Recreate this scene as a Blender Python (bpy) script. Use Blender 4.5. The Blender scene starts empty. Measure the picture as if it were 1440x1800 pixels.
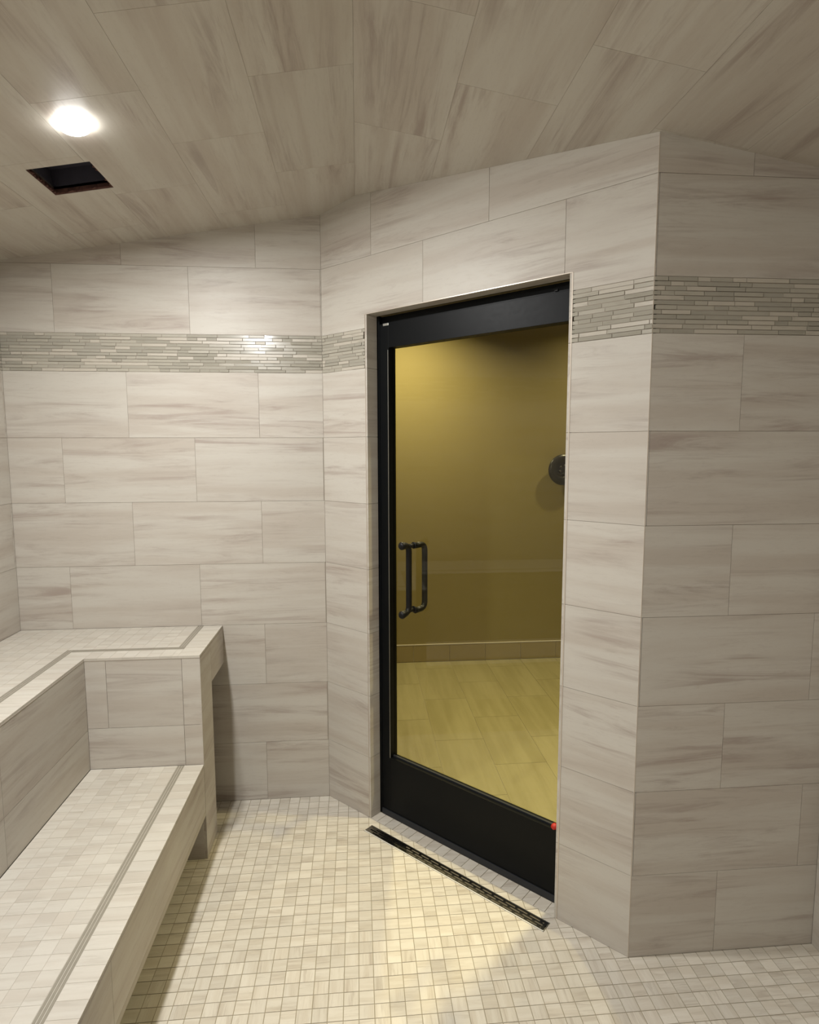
import bpy, bmesh, math, random
from mathutils import Vector, Matrix
random.seed(11)
sc = bpy.context.scene
col = sc.collection

# ---------------------------------------------------------------- measured room (metres)
T = 0.3078                       # one tile course
A, D = -0.1643, 2.9785           # corner of back wall and door wall
B, E = 0.9343, 1.8795            # corner of door wall and right wall
LX, RX = -1.6303, 1.6249         # left wall, end wall on the right
REAR = -1.4
MB = 7 * T                       # underside of the mosaic band
MT = MB + 0.1751                 # top of the mosaic band
RIDGE, SL = 2.911, 0.165         # gabled ceiling
S = 2 ** -0.5
U = Vector((S, -S, 0)); N = Vector((S, S, 0)); C1 = Vector((A, D, 0))
DW = 1.554                       # length of the door wall
D0, D1, DZ = 0.2871, 1.2788, 2.3906
FARY = 4.902

# ---------------------------------------------------------------- camera
def make_camera():
    f, pitch, yaw, roll, h = 1056.9, 5.9906, 4.9028, -0.1186, 1.7915
    cd = bpy.data.cameras.new('camera'); co = bpy.data.objects.new('camera', cd); col.objects.link(co)
    cd.sensor_fit = 'HORIZONTAL'; cd.sensor_width = 36; cd.lens = 36 * f / 1440
    cd.clip_start = 0.02; cd.clip_end = 60
    y, p, r = map(math.radians, (yaw, pitch, roll))
    fwd = Vector((math.sin(y) * math.cos(p), math.cos(y) * math.cos(p), -math.sin(p)))
    rt = Vector((math.cos(y), -math.sin(y), 0)); up = rt.cross(fwd)
    R = rt * math.cos(r) + up * math.sin(r); V = -rt * math.sin(r) + up * math.cos(r)
    m = Matrix((R, V, -fwd)).transposed().to_4x4(); m.translation = (0, 0, h)
    co.matrix_world = m; sc.camera = co
make_camera()

# ---------------------------------------------------------------- world, exposure, lights
w = bpy.data.worlds.new('world'); sc.world = w; w.use_nodes = True
w.node_tree.nodes['Background'].inputs[0].default_value = (0.02, 0.02, 0.022, 1)
w.node_tree.nodes['Background'].inputs[1].default_value = 0.3
vs = sc.view_settings
vs.view_transform = 'Standard'; vs.look = 'None'; vs.gamma = 1; vs.use_curve_mapping = False
vs.exposure = -0.06
LAMP_W = 27.5        # white downlight in the steam room
LAMP_REAR_W = 50.0   # its twin behind the camera
WARM_W = 28.0        # warm downlight just outside the door
WARM2_W = 40.0        # warm spotlight washing the far wall
EMIT = 42.0

def add_light(name, kind, loc, power, colour, direction=(0, 0, -1), **kw):
    l = bpy.data.lights.new(name, kind); l.energy = power; l.color = colour
    for k, v in kw.items(): setattr(l, k, v)
    o = bpy.data.objects.new(name, l); col.objects.link(o); o.location = loc
    o.rotation_euler = Vector(direction).to_track_quat('-Z', 'Y').to_euler()
    return o

# ---------------------------------------------------------------- materials
def lin(r, g, b):
    f = lambda c: (c / 255 / 12.92) if c / 255 <= 0.04045 else ((c / 255 + 0.055) / 1.055) ** 2.4
    return (f(r), f(g), f(b), 1)

class NT:
    def __init__(s, name):
        s.m = bpy.data.materials.new(name); s.m.use_nodes = True
        s.t = s.m.node_tree; s.p = s.t.nodes['Principled BSDF']
    def n(s, t, **kw):
        nd = s.t.nodes.new(t)
        for k, v in kw.items(): setattr(nd, k, v)
        return nd
    def l(s, a, b): s.t.links.new(a, b)
    def math(s, op, a, b=None, clamp=False):
        nd = s.n('ShaderNodeMath', operation=op, use_clamp=clamp)
        for i, v in enumerate((a, b)):
            if v is None: continue
            if isinstance(v, (int, float)): nd.inputs[i].default_value = v
            else: s.l(v, nd.inputs[i])
        return nd.outputs[0]
    def mix(s, fac, a, b):
        nd = s.n('ShaderNodeMix', data_type='RGBA')
        for i, v in ((0, fac), (6, a), (7, b)):
            if hasattr(v, 'is_output'): s.l(v, nd.inputs[i])
            else: nd.inputs[i].default_value = v
        return nd.outputs[2]
    def ramp(s, fac, p0, p1):
        nd = s.n('ShaderNodeMapRange', interpolation_type='SMOOTHSTEP'); s.l(fac, nd.inputs[0])
        nd.inputs[1].default_value = p0; nd.inputs[2].default_value = p1
        return nd.outputs[0]
    def noise(s, vec, scale, detail=4, rough=0.55, dist=0.0):
        mp = s.n('ShaderNodeMapping'); s.l(vec, mp.inputs[0]); mp.inputs['Scale'].default_value = scale
        nd = s.n('ShaderNodeTexNoise'); s.l(mp.outputs[0], nd.inputs['Vector'])
        nd.inputs['Scale'].default_value = 1; nd.inputs['Detail'].default_value = detail
        nd.inputs['Roughness'].default_value = rough; nd.inputs['Distortion'].default_value = dist
        return nd.outputs[0]

def seed_vec(g, joined):
    if joined:
        a = g.n('ShaderNodeAttribute', attribute_name='seed'); sd = a.outputs['Fac']
    else:
        a = g.n('ShaderNodeObjectInfo'); sd = a.outputs['Random']
    tc = g.n('ShaderNodeTexCoord')
    cmb = g.n('ShaderNodeCombineXYZ')
    g.l(g.math('MULTIPLY', sd, 37.0), cmb.inputs[0]); g.l(g.math('MULTIPLY', sd, 91.0), cmb.inputs[1]); g.l(g.math('MULTIPLY', sd, 53.0), cmb.inputs[2])
    ad = g.n('ShaderNodeVectorMath', operation='ADD'); g.l(tc.outputs['Object'], ad.inputs[0]); g.l(cmb.outputs[0], ad.inputs[1])
    return ad.outputs[0], sd

def stone(name, base, dark, pale, joined=False, contrast=1.0, rough=0.42, vary=0.02, k=1.0):
    g = NT(name); v, sd = seed_vec(g, joined)
    broad = g.noise(v, (1.1 * k, 13 * k, 9 * k), 4, 0.55, 0.35)
    bands = g.noise(v, (1.2 * k, 15 * k, 12 * k), 7, 0.68, 1.1)
    mid = g.noise(v, (5.0 * k, 46 * k, 30 * k), 5, 0.65, 0.9)
    fine = g.noise(v, (30 * k, 110 * k, 60 * k), 3, 0.7)
    gate = g.noise(v, (2.2 * k, 5 * k, 5 * k), 2)
    c = g.mix(g.ramp(broad, 0.38, 0.66), pale, base)
    gm = g.ramp(gate, 0.34, 0.60)
    c = g.mix(g.math('MULTIPLY', g.math('MULTIPLY', g.ramp(bands, 0.47, 0.69), gm), 0.62 * contrast), c, dark)
    c = g.mix(g.math('MULTIPLY', g.math('MULTIPLY', g.ramp(mid, 0.54, 0.74), gm), 0.30 * contrast), c, dark)
    c = g.mix(g.math('MULTIPLY', g.ramp(fine, 0.5, 0.8), 0.14 * contrast), c, dark)
    hsv = g.n('ShaderNodeHueSaturation'); g.l(c, hsv.inputs['Color'])
    mr = g.n('ShaderNodeMapRange'); g.l(g.math('FRACT', g.math('MULTIPLY', sd, 7.31)), mr.inputs[0])
    mr.inputs[3].default_value = 1 - vary; mr.inputs[4].default_value = 1 + vary
    g.l(mr.outputs[0], hsv.inputs['Value'])
    g.l(hsv.outputs[0], g.p.inputs['Base Color'])
    rr = g.n('ShaderNodeMapRange'); g.l(fine, rr.inputs[0]); rr.inputs[3].default_value = rough - .06; rr.inputs[4].default_value = rough + .1
    g.l(rr.outputs[0], g.p.inputs['Roughness'])
    g.p.inputs['Specular IOR Level'].default_value = 0.35
    b = g.n('ShaderNodeBump'); b.inputs['Strength'].default_value = 0.12; b.inputs['Distance'].default_value = 0.002
    g.l(mid, b.inputs['Height']); g.l(b.outputs[0], g.p.inputs['Normal'])
    return g.m

BASE, DARK, PALE = lin(182, 174, 163), lin(146, 130, 121), lin(192, 187, 177)
M = {}
M['tile'] = stone('beige_striped_porcelain', BASE, DARK, PALE)
M['tile_j'] = stone('beige_striped_porcelain_pieces', BASE, DARK, PALE, joined=True)
M['mos'] = stone('beige_mosaic', lin(198, 190, 175), lin(162, 150, 134), lin(208, 202, 189), vary=0.07, k=2.2)
M['mos_j'] = stone('beige_mosaic_pieces', lin(198, 190, 175), lin(162, 150, 134), lin(208, 202, 189), joined=True, vary=0.07, k=2.2)
M['bench'] = stone('bench_mosaic', lin(188, 181, 169), lin(160, 151, 138), lin(196, 191, 180), vary=0.035, contrast=.7, k=1.6)
M['bench_j'] = stone('bench_mosaic_pieces', lin(188, 181, 169), lin(160, 151, 138), lin(196, 191, 180), joined=True, vary=0.035, contrast=.7, k=1.6)
M['hall'] = stone('hall_floor_porcelain', lin(126, 119, 84), lin(110, 101, 68), lin(134, 127, 93), contrast=.6, rough=.5)

def plain(name, colour, rough=0.5, metal=0.0, spec=0.5, grain=0.0, gscale=60):
    g = NT(name)
    g.p.inputs['Base Color'].default_value = colour; g.p.inputs['Roughness'].default_value = rough
    g.p.inputs['Metallic'].default_value = metal; g.p.inputs['Specular IOR Level'].default_value = spec
    tc = g.n('ShaderNodeTexCoord'); nz = g.noise(tc.outputs['Object'], (gscale,) * 3, 4)
    if grain:
        c2 = tuple(x * (1 - grain) for x in colour[:3]) + (1,)
        g.l(g.mix(nz, colour, c2), g.p.inputs['Base Color'])
    mr = g.n('ShaderNodeMapRange'); g.l(nz, mr.inputs[0]); mr.inputs[3].default_value = max(rough - .04, .02); mr.inputs[4].default_value = rough + .04
    g.l(mr.outputs[0], g.p.inputs['Roughness'])
    return g.m
M['grout'] = plain('warm_grey_grout', lin(160, 151, 138), .9, grain=.15)
M['grout_floor'] = plain('floor_grout', lin(160, 150, 127), .9, grain=.15)
M['grout_pale'] = plain('pale_grout', lin(186, 179, 167), .9, grain=.1)
M['black'] = plain('black_powder_coat', (0.0022, 0.0029, 0.0035, 1), .42, spec=.14)
M['handle'] = plain('matte_black_handle', (0.005, 0.0047, 0.0043, 1), .45, spec=.25)
M['rubber'] = plain('black_rubber', (0.012, 0.014, 0.018, 1), .55)
M['steel'] = plain('brushed_steel', lin(214, 214, 208), .34, 1.0)
M['trimm'] = plain('satin_edge_profile', lin(196, 186, 172), .35, .35)
M['drain'] = plain('polished_drain_steel', lin(150, 148, 142), .22, 1.0)
M['lip'] = plain('bright_steel_lip', lin(226, 224, 218), .5, .15)
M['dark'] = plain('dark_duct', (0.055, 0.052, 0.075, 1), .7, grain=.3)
M['cutedge'] = plain('raw_cut_board', lin(96, 62, 52), .95, grain=.7, gscale=140)
M['red'] = plain('red_plastic', lin(176, 34, 20), .5)
M['wallpaint'] = plain('warm_painted_plaster', lin(130, 119, 77), .7, spec=.25, grain=.05, gscale=8)
M['basetile'] = plain('hall_base_tile', lin(140, 126, 86), .45, grain=.12, gscale=25)
M['white'] = plain('white_enamel', lin(225, 225, 220), .4)
M['bronze'] = plain('oil_rubbed_bronze', lin(30, 28, 22), .3, .1)

def glass_strip(name, joined):
    g = NT(name); v, sd = seed_vec(g, joined)
    r = g.math('FRACT', g.math('MULTIPLY', sd, 17.7))
    nz = g.noise(v, (12, 60, 30), 4, .6, .6)
    c1 = g.mix(g.ramp(r, 0.25, 0.65), lin(157, 153, 141), lin(170, 165, 152))
    c1 = g.mix(g.math('MULTIPLY', g.ramp(r, .80, .82), .8), c1, lin(186, 179, 166))
    c = g.mix(g.math('MULTIPLY', g.ramp(nz, .5, .8), .35), c1, lin(124, 118, 102))
    g.l(c, g.p.inputs['Base Color'])
    rr = g.n('ShaderNodeMapRange'); g.l(r, rr.inputs[0]); rr.inputs[3].default_value = .08; rr.inputs[4].default_value = .32
    g.l(rr.outputs[0], g.p.inputs['Roughness'])
    return g.m
M['strip'] = glass_strip('glass_and_stone_strip', False)
M['strip_j'] = glass_strip('glass_and_stone_strips', True)
M['inlay'] = plain('grey_glass_inlay', lin(150, 144, 130), .25, grain=.25, gscale=40)

def pane_glass():
    g = NT('door_glass'); g.t.nodes.remove(g.p)
    out = [n for n in g.t.nodes if n.type == 'OUTPUT_MATERIAL'][0]
    tr = g.n('ShaderNodeBsdfTransparent'); tr.inputs[0].default_value = (0.95, 0.95, 0.85, 1)
    gl = g.n('ShaderNodeBsdfGlossy'); gl.inputs['Roughness'].default_value = 0.015
    fr = g.n('ShaderNodeFresnel'); fr.inputs[0].default_value = 1.45
    mx = g.n('ShaderNodeMixShader'); ge = g.n('ShaderNodeNewGeometry'); g.l(g.math('MULTIPLY', g.math('MULTIPLY', fr.outputs[0], 1.15, True), g.math('SUBTRACT', 1.0, ge.outputs['Backfacing'])), mx.inputs[0]); g.l(tr.outputs[0], mx.inputs[1]); g.l(gl.outputs[0], mx.inputs[2])
    g.l(mx.outputs[0], out.inputs[0]); return g.m
M['glass'] = pane_glass()
def emissive(name, colour, strength):
    g = NT(name); g.p.inputs['Base Color'].default_value = (0.8, 0.8, 0.8, 1)
    g.p.inputs['Emission Color'].default_value = colour; g.p.inputs['Emission Strength'].default_value = strength
    return g.m

# ---------------------------------------------------------------- geometry helpers
def clip(poly, n, d):
    """keep the part of a convex 2-D polygon where n.p <= d"""
    out = []
    for i, p in enumerate(poly):
        q = poly[(i + 1) % len(poly)]
        a = n[0] * p[0] + n[1] * p[1] - d; b = n[0] * q[0] + n[1] * q[1] - d
        if a <= 0: out.append(p)
        if (a < 0 < b) or (b < 0 < a):
            t = a / (a - b); out.append((p[0] + t * (q[0] - p[0]), p[1] + t * (q[1] - p[1])))
    return out
def area(p): return abs(sum(p[i][0] * p[(i + 1) % len(p)][1] - p[(i + 1) % len(p)][0] * p[i][1] for i in range(len(p)))) / 2
def edges(h):
    """half planes (n, d) of a counter-clockwise convex polygon, inside is n.p <= d"""
    r = []
    for i in range(len(h)):
        p, q = h[i], h[(i + 1) % len(h)]; n = (q[1] - p[1], p[0] - q[0]); l = math.hypot(*n)
        if l < 1e-9: continue
        n = (n[0] / l, n[1] / l); r.append((n, n[0] * p[0] + n[1] * p[1]))
    return r
def subtract(poly, hole):
    out = []; rest = poly
    for n, d in edges(hole):
        o = clip(rest, (-n[0], -n[1]), -d)
        if len(o) > 2 and area(o) > 1e-7: out.append(o)
        rest = clip(rest, n, d)
        if len(rest) < 3: return out
    return out
def rect(x0, y0, x1, y1): return [(x0, y0), (x1, y0), (x1, y1), (x0, y1)]

def basis(O, ex, ey):
    ex = Vector(ex).normalized(); ey = Vector(ey).normalized(); ez = ex.cross(ey)
    m = Matrix((ex, ey, ez)).transposed().to_4x4(); m.translation = Vector(O); return m
def link(name, me, parent=None, mw=None):
    o = bpy.data.objects.new(name, me); col.objects.link(o)
    if parent is not None:
        o.parent = parent; o.matrix_parent_inverse = parent.matrix_basis.inverted()
    if mw is not None: o.matrix_basis = mw
    return o
def slab_mesh(name, polys, z0, z1, mat, mats=None, seeds=None, turn=None):
    vs_, fs, sd = [], [], []
    for k, p in enumerate(polys):
        b = len(vs_); n = len(p)
        vs_ += [(x, y, z0) for x, y in p] + [(x, y, z1) for x, y in p]
        fs.append(tuple(b + n + i for i in range(n))); fs.append(tuple(b + n - 1 - i for i in range(n)))
        for i in range(n):
            j = (i + 1) % n; fs.append((b + i, b + j, b + n + j, b + n + i))
        if seeds: sd += [seeds[k]] * (n + 2)
    me = bpy.data.meshes.new(name); me.from_pydata(vs_, [], fs); me.materials.append(mat)
    if seeds:
        at = me.attributes.new('seed', 'FLOAT', 'FACE')
        at.data.foreach_set('value', sd)
    me.update(); return me

_cache = {}
def lay(parent, name, bs, rects, mat, mat_j=None, regions=None, holes=(), gap=.0014, z0=-.006, z1=0.0,
        limit=300, weight=None, stuffname=None, jitter=0.0, turn=False):
    """lay cut tiles on a plane; the `limit` that show largest are single objects, the rest one joined piece"""
    todo = []
    for r in rects:
        p = rect(r[0] + gap / 2, r[1] + gap / 2, r[2] - gap / 2, r[3] - gap / 2)
        ps = [p]
        if regions is not None:
            ps2 = []
            for reg in regions:
                q = p
                for n, d in reg:
                    q = clip(q, n, d)
                    if len(q) < 3: break
                if len(q) > 2 and area(q) > 1e-6: ps2.append(q)
            ps = ps2
        for h in holes: ps = [s for q in ps for s in subtract(q, h)]
        if sum(map(area, ps)) < 6e-6: continue
        c = ((r[0] + r[2]) / 2, (r[1] + r[3]) / 2)
        todo.append((c, ps))
    if weight: todo.sort(key=lambda t: -weight(bs @ Vector((t[0][0], t[0][1], 0))))
    for c, ps in todo[:limit]:
        loc = [[(x - c[0], y - c[1]) for x, y in q] for q in ps]
        rot = turn and random.random() < .5
        if rot: loc = [[(y, -x) for x, y in q] for q in loc]
        key = (name, mat.name, z0, z1, tuple(tuple((round(x, 4), round(y, 4)) for x, y in q) for q in loc))
        if key not in _cache: _cache[key] = slab_mesh(name, loc, z0, z1, mat)
        mw = bs @ Matrix.Translation((c[0], c[1], random.uniform(-jitter, jitter)))
        if rot: mw = mw @ Matrix.Rotation(math.radians(90), 4, 'Z')
        link(name, _cache[key], parent, mw)
    rest = todo[limit:]
    if rest:
        polys, seeds = [], []
        for c, ps in rest:
            s = random.random()
            for q in ps: polys.append(q); seeds.append(s)
        o = link(stuffname or name + 's', slab_mesh(name + 's', polys, z0, z1, mat_j or mat, seeds=seeds), parent, bs)
        o['kind'] = 'stuff'
CAMP = Vector((0, 0, 1.79)); CDIR = Vector((.085, .991, -.104))
def near(p):
    d = p - CAMP; z = d.dot(CDIR)
    if z < .3: return -10
    x = d.x - .086 * z; y = d.z + .105 * z
    if abs(x / z) > .70 or abs(y / z) > .88: return -5 - d.length
    return abs(d.z) / d.length ** 3 if abs(d.z) > .5 else 1 / d.length ** 2

def struct(name, me, mw=None):
    o = link(name, me, None, mw); o['kind'] = 'structure'; return o
def thing(name, label, cat, loc=(0, 0, 0), group=None):
    o = bpy.data.objects.new(name, None); col.objects.link(o); o.location = loc; o.empty_display_size = .1
    o['label'] = label; o['category'] = cat
    if group: o['group'] = group
    bpy.context.view_layer.update(); return o
def box_bm(bm, lo, hi, mw=None, bev=0.0):
    r = bmesh.ops.create_cube(bm, size=1)
    c = [(a + b) / 2 for a, b in zip(lo, hi)]; s = [b - a for a, b in zip(lo, hi)]
    for v in r['verts']: v.co = Vector((c[0] + v.co.x * s[0], c[1] + v.co.y * s[1], c[2] + v.co.z * s[2]))
    if bev: bmesh.ops.bevel(bm, geom=list({e for v in r['verts'] for e in v.link_edges}), offset=bev, segments=2, affect='EDGES', profile=.7)
    return bm
def box(name, lo, hi, mat, parent=None, mw=None, bev=0.0):
    bm = bmesh.new(); box_bm(bm, lo, hi, bev=bev); me = bpy.data.meshes.new(name); bm.to_mesh(me); bm.free()
    me.materials.append(mat); return link(name, me, parent, mw)
def boxes(name, lst, mat, parent=None, mw=None, bev=0.0):
    bm = bmesh.new()
    for lo, hi in lst: box_bm(bm, lo, hi, bev=bev)
    me = bpy.data.meshes.new(name); bm.to_mesh(me); bm.free(); me.materials.append(mat); return link(name, me, parent, mw)
def lathe(name, prof, mat, parent=None, mw=None, seg=40):
    vs_, fs = [], []
    for r, z in prof:
        vs_ += [(r * math.cos(2 * math.pi * i / seg), r * math.sin(2 * math.pi * i / seg), z) for i in range(seg)]
    for k in range(len(prof) - 1):
        for i in range(seg):
            j = (i + 1) % seg; fs.append((k * seg + i, k * seg + j, (k + 1) * seg + j, (k + 1) * seg + i))
    fs.append(tuple(range(seg))[::-1]); b = (len(prof) - 1) * seg; fs.append(tuple(b + i for i in range(seg)))
    me = bpy.data.meshes.new(name); me.from_pydata(vs_, [], fs); me.materials.append(mat)
    for p in me.polygons: p.use_smooth = len(p.vertices) == 4
    return link(name, me, parent, mw)
def tube(name, path, radii, mat, parent=None, mw=None, seg=18, caps=True):
    pts = [Vector(p) for p in path]; bm = bmesh.new(); rings = []
    if isinstance(radii, (int, float)): radii = [radii] * len(pts)
    prev = None
    for i, p in enumerate(pts):
        t = (pts[min(i + 1, len(pts) - 1)] - pts[max(i - 1, 0)]).normalized()
        if prev is None: x = t.orthogonal().normalized()
        else: x = (prev - t * prev.dot(t)).normalized()
        prev = x; y = t.cross(x)
        rings.append([bm.verts.new(p + (x * math.cos(2 * math.pi * k / seg) + y * math.sin(2 * math.pi * k / seg)) * radii[i]) for k in range(seg)])
    for a, b in zip(rings, rings[1:]):
        for k in range(seg): bm.faces.new((a[k], a[(k + 1) % seg], b[(k + 1) % seg], b[k])).smooth = True
    if caps: bm.faces.new(rings[0][::-1]); bm.faces.new(rings[-1])
    me = bpy.data.meshes.new(name); bm.normal_update(); bm.to_mesh(me); bm.free(); me.materials.append(mat); return link(name, me, parent, mw)
def fillet(pts, r, n=8):
    """round the inner corners of a polyline"""
    pts = [Vector(p) for p in pts]; out = [pts[0]]
    for a, b, c in zip(pts, pts[1:], pts[2:]):
        d1 = (a - b).normalized(); d2 = (c - b).normalized(); p0 = b + d1 * r; p1 = b + d2 * r
        for i in range(n + 1):
            t = i / n; out.append(p0 * (1 - t) ** 2 + b * 2 * t * (1 - t) + p1 * t * t)
    out.append(pts[-1]); return out

def strips(x0, x1, y0, y1, rows=12):
    """random staggered linear mosaic"""
    out = []; h = (y1 - y0) / rows
    for k in range(rows):
        x = x0 - random.uniform(0, .08)
        while x < x1:
            l = random.choice((.045, .07, .095, .12, .145)) * random.uniform(.95, 1.05)
            a, b = max(x, x0), min(x + l, x1)
            if b - a > .008: out.append((a, y0 + k * h, b, y0 + (k + 1) * h))
            x += l
    return out
def band(parent, bs, x0, x1, mat='strip', limit=300):
    lay(parent, 'mosaic_strip', bs, strips(x0, x1, MB, MT), M['strip'], M['strip_j'], gap=.0024, z0=-.008, z1=.0004, jitter=.0016, limit=limit)
def courses(x0, x1, joints, zmax=3.1, split=None):
    """full 12x24 tiles of each course between x0 and x1; joints[k] = a joint position of course k"""
    out = []
    lv = [(k * T, (k + 1) * T) for k in range(7)] + [(MT, MT + T), (MT + T, MT + 2 * T), (MT + 2 * T, MT + 3 * T)]
    for k, (z0, z1) in enumerate(lv):
        j = joints[k % len(joints)] if k >= 0 else 0
        x = j - .6096 * math.ceil((j - x0) / .6096)
        while x < x1 - 1e-4:
            a, b = max(x, x0), min(x + .6096, x1)
            if b - a > .004: out.append((a, z0, b, z1))
            x += .6096
    return out
G1, G2 = -.0018, -.12   # grout plane and back of the wall slabs
gab = lambda s: [((SL, 1), RIDGE), ((-SL, 1), RIDGE)]

# ---------------------------------------------------------------- back wall
bsB = basis((0, D, 0), (1, 0, 0), (0, 0, 1))      # normal towards the camera (-Y)
wall_back = struct('wall_back', slab_mesh('wall_back', [rect(LX - .12, -.1, A + .05, 3.02)], G2, G1, M['grout']), bsB)
bpy.context.view_layer.update()
jb = [-.479, -.777, -.471, -.777, -.471, -.777, -.470, -.779, -.468, -.779]
lay(wall_back, 'wall_tile', bsB, courses(LX, A, jb), M['tile'], regions=[gab(0)])
band(wall_back, bsB, LX, A)
# ---------------------------------------------------------------- door wall
bsD = basis(C1, U, (0, 0, 1))
ox0, ox1, oz = D0 - .011, D1 + .011, DZ + .011
WD = -.15
wall_door = struct('wall_door', slab_mesh('wall_door', [rect(-.02, -.1, ox0, 3.02), rect(ox1, -.1, DW - .002, 3.02), rect(ox0, oz, ox1, 3.02)], WD, G1, M['grout']), bsD)
bpy.context.view_layer.update()
kD = SL * S
gabD = [((kD, 1), RIDGE - SL * A), ((-kD, 1), RIDGE + SL * A)]
jd = [0.0, -.3048, 0, -.3048, 0, -.3048, 0, .62, .328, .62]
rd = []
lv = [(k * T, (k + 1) * T) for k in range(7)]
for z0, z1 in lv: rd += [(0, z0, D0, z1), (D1, z0, DW, z1)]
for k, j in ((7, .62), (8, .328), (9, .62)):
    z0 = MT + (k - 7) * T; x = j - .6096 * 2
    if k == 8: xs = [0, .328, .938, 1.548]
    else: xs = [0, .0104, .62, 1.249]
    xs = [x for x in xs if x < DW - .01 and (x == 0 or x > .02)] + [DW]
    for a, b in zip(xs, xs[1:]): rd.append((a, z0, b, z0 + T))
lay(wall_door, 'wall_tile', bsD, rd, M['tile'], regions=[gabD], holes=[rect(D0 - .001, -1, D1 + .001, DZ + .001)])
st = strips(0, D0 - .002, MB, MT) + strips(D1 + .002, DW, MB, MT)
lay(wall_door, 'mosaic_strip', bsD, st, M['strip'], M['strip_j'], gap=.0024, z0=-.008, z1=.0004, jitter=.0016)
# reveals of the opening
def reveal(u, sign):
    zz = [k * T for k in range(8)] + [DZ]
    rc = [(0, a, .068, b) for a, b in zip(zz, zz[1:])]
    if sign < 0:   # left reveal: tile body towards -U, face looks towards +U
        b_ = basis(C1 + U * u, -N, (0, 0, 1)); rc = [(-r[2], r[1], -r[0], r[3]) for r in rc]
    else: b_ = basis(C1 + U * u, N, (0, 0, 1))
    lay(wall_door, 'reveal_tile', b_, rc, M['tile'], z0=-.010, z1=0)
reveal(D0, -1); reveal(D1, 1)
b_ = basis(C1 + Vector((0, 0, DZ)), U, -N)        # head reveal faces down
xs = [D0, .62, 1.249, D1]
lay(wall_door, 'reveal_tile', b_, [(a, -.068, b, 0) for a, b in zip(xs, xs[1:])], M['tile'], z0=-.010, z1=0)
# thin edge profile round the opening
e = .003
boxes('edge_profile', [((D0 - .001, 0, -.002), (D0 + .0012, DZ, .0012)), ((D1 - .0012, 0, -.002), (D1 + .003, DZ, .0014)), ((D0, DZ - .0012, -.002), (D1, DZ + .002, .0010))], M['trimm'], wall_door, bsD)
# ---------------------------------------------------------------- right wall (faces the camera) and end wall
bsR = basis((0, E, 0), (1, 0, 0), (0, 0, 1))
wall_right = struct('wall_right', slab_mesh('wall_right', [rect(B + .012, -.1, RX + .12, 3.02)], -.11, G1, M['grout']), bsR)
bpy.context.view_layer.update()
jr = [1.250, 1.549, 1.244, 1.549, 1.238, 1.549, 1.242, 1.549, 1.244, 1.549]
lay(wall_right, 'wall_tile', bsR, courses(B, RX, jr), M['tile'], regions=[gab(0)])
band(wall_right, bsR, B, RX)
box('edge_profile', (B - .0008, 0, -.003), (B + .0010, 2.75, .0006), M['trimm'], wall_right, bsR)
zc = RIDGE - SL * RX
bsE = basis((RX, E, 0), (0, -1, 0), (0, 0, 1))     # normal -X
wall_end = struct('wall_end', slab_mesh('wall_end', [rect(0, -.1, E - REAR, 3.02)], G2, G1, M['grout']), bsE)
bpy.context.view_layer.update()
lay(wall_end, 'wall_tile', bsE, courses(0, E - REAR, [.2, .505]), M['tile'], regions=[[((0, 1), zc)]])
band(wall_end, bsE, 0, E - REAR, limit=60)
# ---------------------------------------------------------------- left wall and rear wall
zc = RIDGE + SL * LX
bsL = basis((LX, REAR, 0), (0, 1, 0), (0, 0, 1))   # normal +X
wall_left = struct('wall_left', slab_mesh('wall_left', [rect(0, -.1, D - REAR, 3.02)], G2, G1, M['grout']), bsL)
bpy.context.view_layer.update()
lay(wall_left, 'wall_tile', bsL, courses(0, D - REAR, [.1, .405]), M['tile'], regions=[[((0, 1), zc)]])
band(wall_left, bsL, 0, D - REAR, limit=100)
bsQ = basis((RX, REAR, 0), (-1, 0, 0), (0, 0, 1))
wall_rear = struct('wall_rear', slab_mesh('wall_rear', [rect(-.12, -.1, RX - LX + .12, 3.02)], G2, G1, M['grout']), bsQ)
bpy.context.view_layer.update()
lay(wall_rear, 'wall_tile', bsQ, courses(0, RX - LX, [.1, .405]), M['tile'], regions=[[((SL, 1), RIDGE + SL * RX), ((-SL, 1), RIDGE - SL * RX)]])
band(wall_rear, bsQ, 0, RX - LX, limit=0)

# ---------------------------------------------------------------- gabled ceiling with the square cut-out
HX0, HX1, HY0, HY1 = -1.105, -.895, 2.237, 2.443
cs = math.sqrt(1 + SL * SL)
# local x runs along +Y (grain), local y runs away from the ridge
bsCL = basis((0, 0, RIDGE), (0, -1, 0), (-1, 0, -SL))    # normals point down into the room
bsCR = basis((0, 0, RIDGE), (0, 1, 0), (1, 0, -SL))
hole = rect(-HY1, -HX1 * cs, -HY0, -HX0 * cs)
back_l = [q for q in subtract(rect(-(D + .1), 0, -(REAR - .1), -(LX - .1) * cs), hole)]
back_l = [clip(q, (-1, -1 / cs), A + D + .06) for q in back_l]
ceiling = struct('ceiling', slab_mesh('ceiling_left', back_l, -.03, -.001, M['grout_pale']), bsCL)
bpy.context.view_layer.update()
ceil_r = link('ceiling_board', slab_mesh('ceiling_right', [rect(REAR - .1, 0, E + .05, (RX + .1) * cs), clip(rect(E + .05, 0, D + .1, (RX + .1) * cs), (1, 1 / cs), B + E + .06)], -.03, -.001, M['grout_pale']), ceiling, bsCR)
def ceil_rects(sgn, first, width, y0=.0, n=6):
    out = []
    for c in range(n):
        j = first[c % 2]; y = j - .6096 * 8
        while y < D + .1:
            a, b = max(y, REAR), min(y + .6096, D + .05)
            if b - a > .004: out.append((min(sgn * a, sgn * b), c * .3078, max(sgn * a, sgn * b), (c + 1) * .3078))
            y += .6096
    return out
wl, wr = -LX * cs, RX * cs
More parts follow.
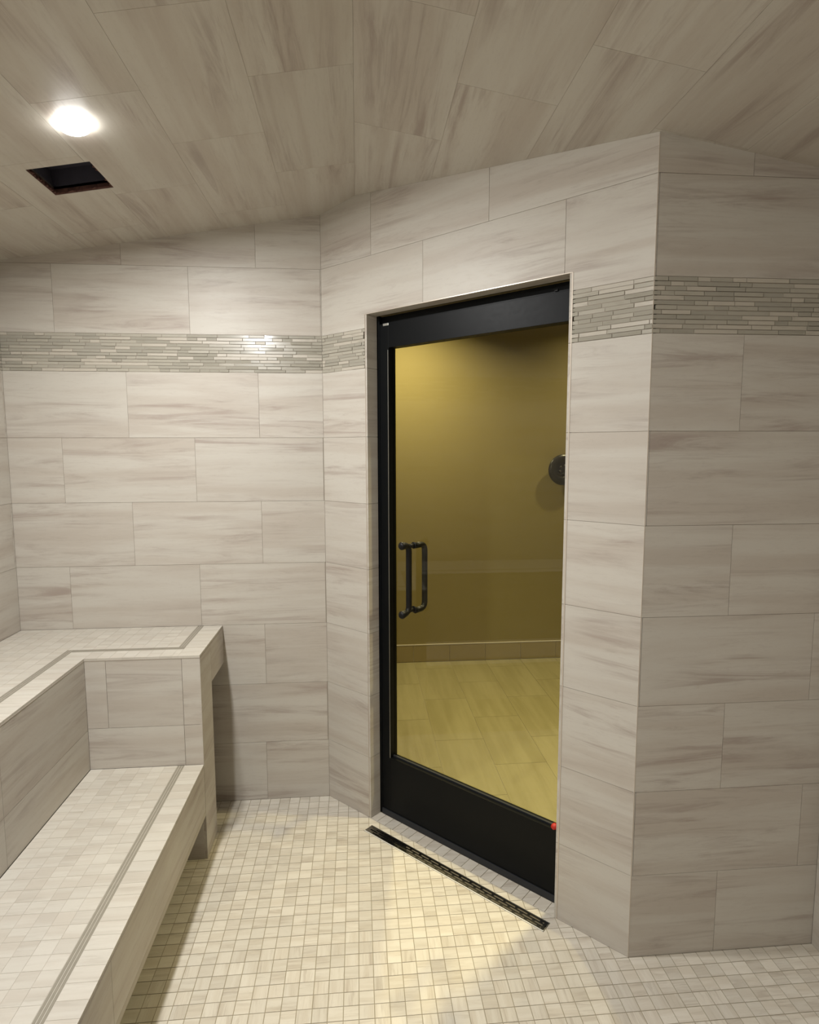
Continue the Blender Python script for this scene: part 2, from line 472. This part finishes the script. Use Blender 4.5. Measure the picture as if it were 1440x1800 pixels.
lay(ceiling, 'ceiling_tile', bsCL, ceil_rects(-1, (1.89, 2.195), wl), M['tile'], gap=.0009, holes=[hole],
    regions=[[((0, 1), wl), ((-1, 0), D), ((-1, -1 / cs), A + D)]])
lay(ceiling, 'ceiling_tile', bsCR, ceil_rects(1, (2.205, 1.87), wr), M['tile'], gap=.0009,
    regions=[[((0, 1), wr), ((1, 0), E)], [((0, 1), wr), ((-1, 0), -E), ((1, 1 / cs), B + E)]])

# square cut-out: raw board edge and dark duct box above it
op = thing('ceiling_cutout', 'square dark unfinished cut-out in the ceiling beside the lit downlight', 'opening', ((HX0 + HX1) / 2, (HY0 + HY1) / 2, RIDGE + SL * (HX0 + HX1) / 2))
t = .004
h0, h1, v0, v1 = hole[0][0], hole[1][0], hole[0][1], hole[2][1]
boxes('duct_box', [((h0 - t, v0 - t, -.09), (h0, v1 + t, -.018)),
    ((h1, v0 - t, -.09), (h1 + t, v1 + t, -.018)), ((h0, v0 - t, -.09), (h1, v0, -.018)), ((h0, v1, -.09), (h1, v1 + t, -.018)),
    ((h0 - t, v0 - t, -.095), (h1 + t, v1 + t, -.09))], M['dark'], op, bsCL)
def ragged(name, p, q, inward, mat):
    """rough broken lip along one edge of the hole"""
    bm = bmesh.new(); n = 26; prev = None
    for i in range(n + 1):
        s = i / n; x = p[0] + (q[0] - p[0]) * s; y = p[1] + (q[1] - p[1]) * s
        k = random.uniform(.0008, .007) if random.random() < .8 else .011
        a = bm.verts.new((x, y, -.0012)); b = bm.verts.new((x + inward[0] * k, y + inward[1] * k, -.0035 - random.uniform(0, .003)))
        c = bm.verts.new((x + inward[0] * .002, y + inward[1] * .002, -.02)); cur = (a, b, c)
        if prev:
            bm.faces.new((prev[0], a, b, prev[1])); bm.faces.new((prev[1], b, c, prev[2]))
        prev = cur
    me = bpy.data.meshes.new(name); bm.normal_update(); bm.to_mesh(me); bm.free(); me.materials.append(mat); return link(name, me, op, bsCL)
ragged('rough_edge', (h0, v0), (h1, v0), (0, 1), M['cutedge']); ragged('rough_edge', (h1, v0), (h1, v1), (-1, 0), M['cutedge'])
ragged('rough_edge', (h1, v1), (h0, v1), (0, -1), M['cutedge']); ragged('rough_edge', (h0, v1), (h0, v0), (1, 0), M['cutedge'])

# ---------------------------------------------------------------- ceiling downlight
LPX, LPY = -.842, 2.008
LPZ = RIDGE + SL * LPX
def downlight(name, label, x, y, z, normal, colour, power, em, group=None, r=.054, spread=180):
    t = thing(name, label, 'light', (x, y, z), group)
    nz = Vector(normal).normalized(); ex = Vector((0, 1, 0)); ey = nz.cross(ex).normalized()
    m = Matrix((ex, ey, nz)).transposed().to_4x4(); m.translation = (x, y, z)
    lathe('trim_ring', [(r, -.003), (r + .0005, .0010), (r + .002, .0010), (r + .003, .0003), (r + .003, -.003)], M['white'], t, m)
    lathe('lens', [(r, -.004), (r, .003), (r * .97, .010), (r * .85, .018), (r * .5, .024), (.002, .0255)], emissive(name + '_lens', colour + (1,), em), t, m)
    l = add_light(name + '_lamp', 'AREA', (0, 0, 0), power, colour, shape='DISK', size=2 * r * .95, spread=math.radians(spread))
    l.parent = t; l.matrix_parent_inverse = t.matrix_basis.inverted()
    l.location = Vector((x, y, z)) + nz * .028; l.rotation_euler = nz.to_track_quat('-Z', 'Y').to_euler()
    l.rotation_euler = (nz).to_track_quat('-Z', 'Y').to_euler()
    return t
WHITE = (1.0, .99, .97)
dl = downlight('downlight', 'round white lit downlight glowing in the sloped tiled ceiling', LPX, LPY, LPZ, (SL, 0, -1), WHITE, LAMP_W, EMIT, r=.047)
dl2 = downlight('downlight', 'round white downlight over the benches at the near end, behind the camera', LPX, .48, LPZ, (SL, 0, -1), WHITE, LAMP_REAR_W, EMIT)

# ---------------------------------------------------------------- floor
bsF = basis((0, 0, 0), (1, 0, 0), (0, 1, 0))
def fl(u, n): p = C1 + U * u + N * n; return (p.x, p.y)
DR = [fl(.338, -.092), fl(1.272, -.092), fl(1.272, -.036), fl(.338, -.036)]
floor = struct('floor', slab_mesh('floor', subtract(rect(LX - .1, REAR - .1, RX + .1, E), DR) + subtract([(LX - .1, E), (B + .07, E), (A + .07, D + .05), (LX - .1, D + .05)], DR), -.1, G1, M['grout_floor']), bsF)
bpy.context.view_layer.update()
PX = PY = .05
rf = []
nx0 = int((LX + .0148) / PX) - 1
for i in range(nx0, 34):
    for j in range(-53, 24):
        x, y = -.0148 + i * PX, 1.978 + j * PY
        if x > RX or x + PX < LX or y > D or y + PY < REAR: continue
        rf.append((x, y, x + PX, y + PY))
inD = (N.x, N.y)
dC = C1.x * N.x + C1.y * N.y
regF = [[((-1, 0), -LX), ((0, 1), D), ((0, -1), -REAR), ((1, 0), RX), ((0, 1), E)],
        [((-1, 0), -LX), ((0, 1), D), ((0, -1), -E), (inD, dC)]]
lay(floor, 'floor_tile', bsF, rf, M['mos'], M['mos_j'], regions=regF, holes=[DR], gap=.0024, z0=-.006, z1=0, weight=near, stuffname='small_floor_tiles', jitter=.0002, turn=True)
# the floor runs on into the door opening
sill = link('sill_tiles', slab_mesh('sill_tiles', [q for q in
      [[fl(D0 + .002 + k * .0495, .001), fl(D0 + .002 + k * .0495 + .047, .001), fl(D0 + .002 + k * .0495 + .047, .066), fl(D0 + .002 + k * .0495, .066)] for k in range(20)]],
      -.006, 0, M['mos_j'], seeds=[random.random() for _ in range(20)]), floor, bsF)
sill['kind'] = 'stuff'

# ---------------------------------------------------------------- linear drain
dr = thing('linear_drain', 'long narrow slotted steel drain in the floor in front of the glass door', 'drain', tuple((C1 + U * .805 + N * -.064)))
bsDr = basis(C1 + N * -.064, U, N)
w2 = .0262; x0, x1 = .340, 1.270
boxes('drain_frame', [((x0, w2 - .002, -.03), (x1, w2, .0010)), ((x0, -w2, -.03), (x0 + .002, w2, .0010)), ((x1 - .002, -w2, -.03), (x1, w2, .0010))], M['steel'], dr, bsDr)
box('front_lip', (x0, -w2, -.03), (x1, -w2 + .0034, .0018), M['lip'], dr, bsDr)
box('tray', (x0, -w2, -.034), (x1, w2, -.030), M['dark'], dr, bsDr)
lst = []; iw = w2 - .0035; a0, a1 = x0 + .0035, x1 - .0035; g0, g1 = -.004, .0006
rows = 3; sw = .0062; rib = (2 * iw - rows * sw) / (rows + 1)
y = -iw
for k in range(rows + 1):
    lst.append(((a0, y, g0), (a1, y + rib, g1))); y += rib
    if k < rows:
        lst.append(((a0, y, g0), (a0 + .012, y + sw, g1))); lst.append(((a1 - .012, y, g0), (a1, y + sw, g1)))
        x = a0 + .012 + (.0 if k % 2 else .027)
        if not k % 2: lst.append(((a0 + .012, y, g0), (x, y + sw, g1)))
        while x < a1 - .02:
            x += .044; lst.append(((min(x, a1), y, g0), (min(x + .010, a1), y + sw, g1))); x += .010
        y += sw
boxes('grate', lst, M['drain'], dr, bsDr)

# ---------------------------------------------------------------- benches
XB, Y1, XI = -.6761, 2.5368, -1.1472
Z3, ZL = 3 * T, .438
def mosaic_rects(x0, y0, x1, y1, px=.0508):
    out = []; nx = max(1, round((x1 - x0) / px)); ny = max(1, round((y1 - y0) / px))
    for i in range(nx):
        for j in range(ny):
            out.append((x0 + (x1 - x0) * i / nx, y0 + (y1 - y0) * j / ny, x0 + (x1 - x0) * (i + 1) / nx, y0 + (y1 - y0) * (j + 1) / ny))
    return out
def inlay(parent, z, poly, vert):
    """three thin grey pinstripes let into the bench top; poly = (x0,y0,x1,y1)"""
    x0, y0, x1, y1 = poly
    for k in range(3):
        if vert: a = x0 + (x1 - x0) * (k + .12) / 3; b = x0 + (x1 - x0) * (k + .88) / 3; r = (a, y0, b, y1)
        else: a = y0 + (y1 - y0) * (k + .12) / 3; b = y0 + (y1 - y0) * (k + .88) / 3; r = (x0, a, x1, b)
        c = ((r[0] + r[2]) / 2, (r[1] + r[3]) / 2)
        box('inlay_strip', (r[0] - c[0], r[1] - c[1], -.004), (r[2] - c[0], r[3] - c[1], .0001), M['inlay'], parent, Matrix.Translation((c[0], c[1], z)))
# upper bench: L-shaped, along the left wall and the back wall
ub = thing('upper_bench', 'high L-shaped tiled bench along the left and back walls', 'bench', (-1.35, 2.0, 0))
TH = .012
ubody = [((LX + .002, REAR + .002, 0), (XI - TH, Y1 + TH, Z3 - .01)), ((LX + .002, Y1 + TH, 0), (XI - TH, D - .002, Z3 - .01)),
         ((XI - TH, Y1 + TH, .735), (XB - TH, D - .002, Z3 - .01)), ((XI - TH, Y1 + TH, 0), (XB - TH, 2.722 - TH, .76))]
boxes('core', ubody, M['grout'], ub)
bt = slab_mesh('top_bed', [rect(LX + .002, REAR + .002, XI - .001, Y1 + .001), rect(LX + .002, Y1 + .001, XB - .001, D - .002)], -.012, -.0007, M['grout_pale'])
link('top_bed', bt, ub, Matrix.Translation((0, 0, Z3)))
o1, o2 = .090, .120
bsU = basis((0, 0, Z3), (1, 0, 0), (0, 1, 0))
rr = mosaic_rects(LX + .002, REAR + .002, XI - o2, Y1 + .0) + mosaic_rects(LX + .002, Y1, XI - o2, D - .002) + mosaic_rects(XI - o2, Y1 + o2, XB - o2, D - .002)
lay(ub, 'top_tile', bsU, rr, M['bench'], M['bench_j'], gap=.0010, z0=-.010, weight=near, stuffname='small_top_tiles', jitter=.00015, turn=False)
inlay(ub, Z3, (XI - o2, REAR + .002, XI - o1, Y1 + o2), True)
inlay(ub, Z3, (XI - o1, Y1 + o1, XB - o1, Y1 + o2), False)
inlay(ub, Z3, (XB - o2, Y1 + o2, XB - o1, D - .002), True)
ed = []
y = Y1 + o1
while y > REAR + .01: ed.append((XI - o1, max(y - .0508, REAR + .002), XI, y)); y -= .0508
x = XI
while x < XB - o1 - .01: ed.append((x, Y1, min(x + .0508, XB - o1), Y1 + o1)); x += .0508
y = Y1
while y < D - .01: ed.append((XB - o1, y, XB, min(y + .0508, D - .002))); y += .0508
lay(ub, 'edge_tile', bsU, ed, M['bench'], M['bench_j'], gap=.0012, z0=-.010, weight=near, stuffname='small_edge_tiles', limit=80)
# risers of the upper bench
bsUF = basis((0, Y1, 0), (1, 0, 0), (0, 0, 1))
zt = Z3 - .010
lay(ub, 'riser_tile', bsUF, [(XI, .618, -1.062, zt), (-1.062, .618, -.752, zt), (-.752, .618, XB, zt), (XI, ZL, -.752, .618), (-.752, ZL, XB, .618)], M['tile'], z0=-TH)
bsUS = basis((XI, REAR + .002, 0), (0, 1, 0), (0, 0, 1))
Ls = Y1 - REAR - .002; rr = []
for z0, z1, ph in ((ZL, .612, .0), (.612, zt, .0)):
    x = Ls + ph
    while x > 0:
        a, b = max(x - .6096, 0), min(x, Ls)
        if b - a > .004: rr.append((a, z0, b, z1))
        x -= .6096
lay(ub, 'riser_tile', bsUS, rr, M['tile'], z0=-TH)
# end face of the upper bench: leg and fascia
bsUE = basis((XB, 0, 0), (0, 1, 0), (0, 0, 1))
lay(ub, 'fascia_tile', bsUE, [(2.722, .735, D - .002, zt)], M['tile'], z0=-TH)
LEG = 2.722
lay(ub, 'leg_tile', bsUE, [(Y1 + .002, 0, LEG, ZL - .012), (Y1, ZL - .012, LEG, zt)], M['tile'], z0=-TH, gap=.001)
lay(ub, 'leg_tile', basis((0, LEG, 0), (-1, 0, 0), (0, 0, 1)), [(-XB + TH, 0, -XI + .01, .735)], M['tile'], z0=-TH, gap=.001)
lay(ub, 'leg_tile', bsUF, [(-1.14, 0, XB - TH, .20)], M['tile'], z0=-TH, gap=.001)
lay(ub, 'soffit_tile', basis((0, 0, .735), (1, 0, 0), (0, -1, 0)), [(XI, -(D - .002), XB - TH, -LEG)], M['tile'], z0=-.006)
boxes('edge_profile', [((XI + .0, Y1 - .0006, Z3 - .0125), (XB + .0006, Y1 + .001, Z3 - .0095)), ((XI - .001, REAR + .002, Z3 - .0125), (XI + .0006, Y1, Z3 - .0095)), ((XB - .001, Y1, Z3 - .0125), (XB + .0006, D - .002, Z3 - .0095))], M['grout'], ub)
# lower bench
lb = thing('lower_bench', 'low tiled bench step in front of the high bench, open underneath', 'bench', (-.9, 1.5, 0))
boxes('core', [((XI + .002, REAR + .002, .205), (XB - TH, Y1 - .002, ZL - .012))], M['grout'], lb)
link('top_bed', slab_mesh('top_bed', [rect(XI + .002, REAR + .002, XB - .001, Y1 - .001)], -.012, -.0007, M['grout_pale']), lb, Matrix.Translation((0, 0, ZL)))
bsLT = basis((0, 0, ZL), (1, 0, 0), (0, 1, 0))
q1, q2 = .080, .110
rr = mosaic_rects(XI + .002, REAR + .002, XB - q2, Y1 - .001)
lay(lb, 'top_tile', bsLT, rr, M['bench'], M['bench_j'], gap=.0010, z0=-.010, weight=near, stuffname='small_top_tiles', jitter=.00015)
inlay(lb, ZL, (XB - q2, REAR + .002, XB - q1, Y1 - .001), True)
ed = []; y = Y1 - .001
while y > REAR + .01: ed.append((XB - q1, max(y - .0508, REAR + .002), XB, y)); y -= .0508
lay(lb, 'edge_tile', bsLT, ed, M['bench'], M['bench_j'], gap=.0012, z0=-.010, weight=near, stuffname='small_edge_tiles', limit=80)
rr = []; ys = [Y1 - .001, 1.545, .935, .326, -.284, REAR + .002]
for a, b in zip(ys, ys[1:]): rr.append((b, .228, a, ZL - .010))
lay(lb, 'fascia_tile', bsUE, rr, M['tile'], z0=-TH)
box('bottom_edge', (XB - TH, REAR + .002, .205), (XB, Y1 - .001, .2275), M['grout_pale'], lb)
box('edge_profile', (XB - .001, REAR + .002, ZL - .0125), (XB + .0006, Y1 - .001, ZL - .0095), M['grout'], lb)
lay(lb, 'soffit_tile', basis((0, 0, .205), (1, 0, 0), (0, -1, 0)), [(XI + .002, -(Y1 - .014) + k * .6, XB - TH, -(Y1 - .014) + min(k * .6 + .6, 3.1)) for k in range(5)], M['tile'], z0=-.006)

# ---------------------------------------------------------------- door frame and door (local x = along wall, y = up, z = towards the room)
frame = bpy.data.objects.new('trim_1', None); col.objects.link(frame); frame.location = C1 + U * D0; frame['kind'] = 'structure'
door = bpy.data.objects.new('door_1', None); col.objects.link(door); door.location = C1 + U * .76 + N * .09; door['kind'] = 'structure'
bpy.context.view_layer.update()
F0 = -.070; FB = -.128
fx0, fx1 = D0 + .001, D1 - .001
box('jamb', (fx0, 0, FB), (fx0 + .022, DZ - .001, F0), M['black'], frame, bsD, .001)
box('jamb', (fx1 - .017, 0, FB), (fx1, DZ - .001, F0), M['black'], frame, bsD, .001)
box('header', (fx0 + .022, DZ - .034, FB), (fx1 - .017, DZ - .001, F0 - .018), M['black'], frame, bsD, .001)
box('catch_plate', (.333, DZ - .047, F0 - .002), (.366, DZ - .0365, F0 + .001), M['steel'], frame, bsD, .001)
box('closer_pin', (1.170, DZ - .030, F0 - .022), (1.183, DZ - .020, F0 - .012), M['handle'], frame, bsD, .002)
dx0, dx1 = fx0 + .0235, fx1 - .018
dt = DZ - .037; gx0, gx1 = .3655, 1.247; gz0, gz1 = .303, 2.246
box('stile', (dx0, .012, -.118), (gx0, dt, F0 - .001), M['black'], door, bsD, .0012)
box('stile', (gx1, .012, -.118), (dx1, dt, F0 - .001), M['black'], door, bsD, .0012)
box('top_rail', (gx0, gz1, -.118), (gx1, dt, F0 - .001), M['black'], door, bsD, .0012)
box('kick_rail', (gx0, .012, -.118), (gx1, gz0, F0 - .001), M['black'], door, bsD, .0012)
box('glass_pane', (gx0, gz0, -.104), (gx1, gz1, -.098), M['glass'], door, bsD)
box('door_sweep', (dx0, .001, -.108), (dx1, .030, F0 + .004), M['rubber'], door, bsD, .002)
box('glazing_bead', (gx0, gz0, -.0975), (gx1, gz0 + .007, -.088), M['rubber'], door, bsD)
box('stile_glint_strip', (gx0 - .0046, gz0, F0 - .001), (gx0 - .0022, gz1 - .01, F0 + .0006), M['steel'], door, bsD)  # added steel strip standing in for the highlight along the stile's edge
o = lathe('stop_cap', [(.013, -.004), (.014, .005), (.012, .011), (.006, .015), (.001, .0155)], M['red'], door, bsD @ Matrix.Translation((1.222, gz0 + .004, -.086)), 20)
o['label'] = 'small red plastic cap at the lower right glass corner'
def handle():
    u = .490; zt_, zb = 1.358, 1.050; r = .0135
    # room side: upright with two thick rounded ends turned towards the viewer
    p = fillet([(u, zt_ + .003, -.012), (u, zt_, -.062), (u, zb, -.062), (u, zb - .004, -.012)], .028)
    n = len(p); rad = []
    for i, q in enumerate(p):
        k = min(1, max(0, (q.z + .045) / .03)); rad.append(r + .0050 * k)
    # round the knob ends
    p = [p[0] + Vector((0, 0, .010)), p[0] + Vector((0, 0, .007))] + p + [p[-1] + Vector((0, 0, .007)), p[-1] + Vector((0, 0, .010))]
    rad = [.006, .014] + rad + [.014, .006]
    near_ = tube('pull_handle', p, rad, M['handle'], door, bsD)
    for z in (zt_ - .004, zb + .006):
        tube('standoff', [(u, z, -.062), (u, z, -.0975)], .0095, M['handle'], door, bsD)
        lathe('washer', [(.0155, 0), (.0155, .003), (.0125, .0045), (.002, .0046)], M['handle'], door, bsD @ Matrix.Translation((u, z, -.0978)), 24)
    p = fillet([(u, zt_ - .006, -.1045), (u, zt_ - .006, -.177), (u, zb - .002, -.177), (u, zb - .002, -.1045)], .034)
    tube('pull_handle', p, r, M['handle'], door, bsD)
handle()

# ---------------------------------------------------------------- hall beyond the door
HX_0, HX_1, HZ = -1.25, 2.62, 2.96
NB = .152
hall_poly = [fl(-.9, NB), fl(2.4, NB), (HX_1, 2.0), (HX_1, FARY), (HX_0, FARY), (HX_0, 3.6)]
floor_hall = struct('floor_hall', slab_mesh('floor_hall', [rect(HX_0 - .1, 3.0, HX_1 + .1, FARY + .1), rect(.2, 1.99, HX_1 + .1, 3.0)], -.1, -.0035, M['grout_floor']), bsF)
bpy.context.view_layer.update()
rh = []
for i in range(-6, 9):
    x = .1515 + .304 * i
    y = 1.99 - (.3 if i % 2 else 0.0)
    while y < FARY:
        if x + .304 > HX_0 and x < HX_1: rh.append((y, -(x + .304), min(y + .6096, FARY), -x))
        y += .6096
bsH = basis((0, 0, 0), (0, 1, 0), (-1, 0, 0))
lay(floor_hall, 'floor_tile', bsH, rh, M['hall'], regions=[[((1, 0), FARY), ((0, 1), -HX_0), ((0, -1), HX_1), ((-1, 0), -1.995), ((-S, S), -(dC + .07))]], z0=-.011, z1=-.001, gap=.002)
wall_far = struct('wall_far', slab_mesh('wall_far', [rect(HX_0 - .1, -.1, HX_1 + .1, HZ + .1)], -.1, 0, M['wallpaint']), basis((0, FARY, 0), (1, 0, 0), (0, 0, 1)))
struct('wall_hall_left', slab_mesh('wall_hall_left', [rect(D + .1, -.1, FARY, HZ + .1)], -.1, 0, M['wallpaint']), basis((HX_0, 0, 0), (0, 1, 0), (0, 0, 1)))
struct('wall_hall_right', slab_mesh('wall_hall_right', [rect(-FARY, -.1, -1.95, HZ + .1)], -.1, 0, M['wallpaint']), basis((HX_1, 0, 0), (0, -1, 0), (0, 0, 1)))
struct('wall_hall_near', slab_mesh('wall_hall_near', [rect(-(HX_1 + .1), -.1, -(RX + .12), HZ + .1)], -.05, 0, M['wallpaint']), basis((0, 1.992, 0), (-1, 0, 0), (0, 0, 1)))
struct('ceiling_hall', slab_mesh('ceiling_hall', [rect(HX_0 - .1, 1.9, HX_1 + .1, FARY + .1)], .07, .15, M['wallpaint']), Matrix.Translation((0, 0, HZ)))
base = struct('baseboard_far', slab_mesh('baseboard_far', [rect(HX_0, 0, HX_1, .150)], 0, .004, M['grout_pale']), basis((0, FARY, 0), (1, 0, 0), (0, 0, 1)))
bpy.context.view_layer.update()
bsG = basis((0, FARY, 0), (1, 0, 0), (0, 0, 1))
xs = [HX_0] + [.452 + .3065 * k for k in range(-5, 8)] + [HX_1]
xs = [x for x in xs if HX_0 <= x <= HX_1]
lay(base, 'base_tile', bsG, [(a, .002, b, .146) for a, b in zip(xs, xs[1:])], M['basetile'], z0=0, z1=.009, gap=.003)
box('top_bead', (HX_0, .146, 0), (HX_1, .153, .0105), M['grout_pale'], base, bsG)
# round dark shower fixture on the far wall
sx, sz = 1.686, 1.618
sh = thing('shower_fixture', 'round dark bronze shower disc on the far wall beyond the glass door', 'shower head', (sx, FARY, sz))
mS = bsG @ Matrix.Translation((sx, sz, 0))
lathe('wall_flange', [(.045, 0), (.045, .006), (.03, .012), (.016, .014), (.014, .06)], M['bronze'], sh, mS)
lathe('disc', [(.03, .055), (.10, .060), (.122, .066), (.127, .074), (.122, .082), (.10, .088), (.062, .090), (.058, .084), (.03, .082), (.002, .082)], M['bronze'], sh, mS)
for k in range(6):
    a = math.radians(60 * k + 20)
    lathe('nozzle', [(.010, .080), (.012, .090), (.009, .096), (.003, .098)], M['bronze'], sh, mS @ Matrix.Translation((.034 * math.cos(a), .034 * math.sin(a), 0)), 16)
WARM = (1.0, .86, .56)
HW = C1 + U * 1.318 + N * .744
dlh = downlight('hall_downlight', 'warm recessed downlight in the hall ceiling just outside the door', HW.x, HW.y, HZ + .068, (0, 0, -1), WARM, WARM_W, 8.0, spread=95)
dlw = downlight('wall_washer', 'warm recessed downlight close to the far hall wall', .36, FARY - .62, HZ + .068, (0, 0, -1), WARM, WARM2_W, 8.0, spread=140)
dlx = downlight('wall_washer', 'warm recessed downlight above the shower disc at the right end of the hall', 2.15, FARY - .62, HZ + .068, (0, 0, -1), WARM, WARM2_W * .35, 8.0, spread=140)
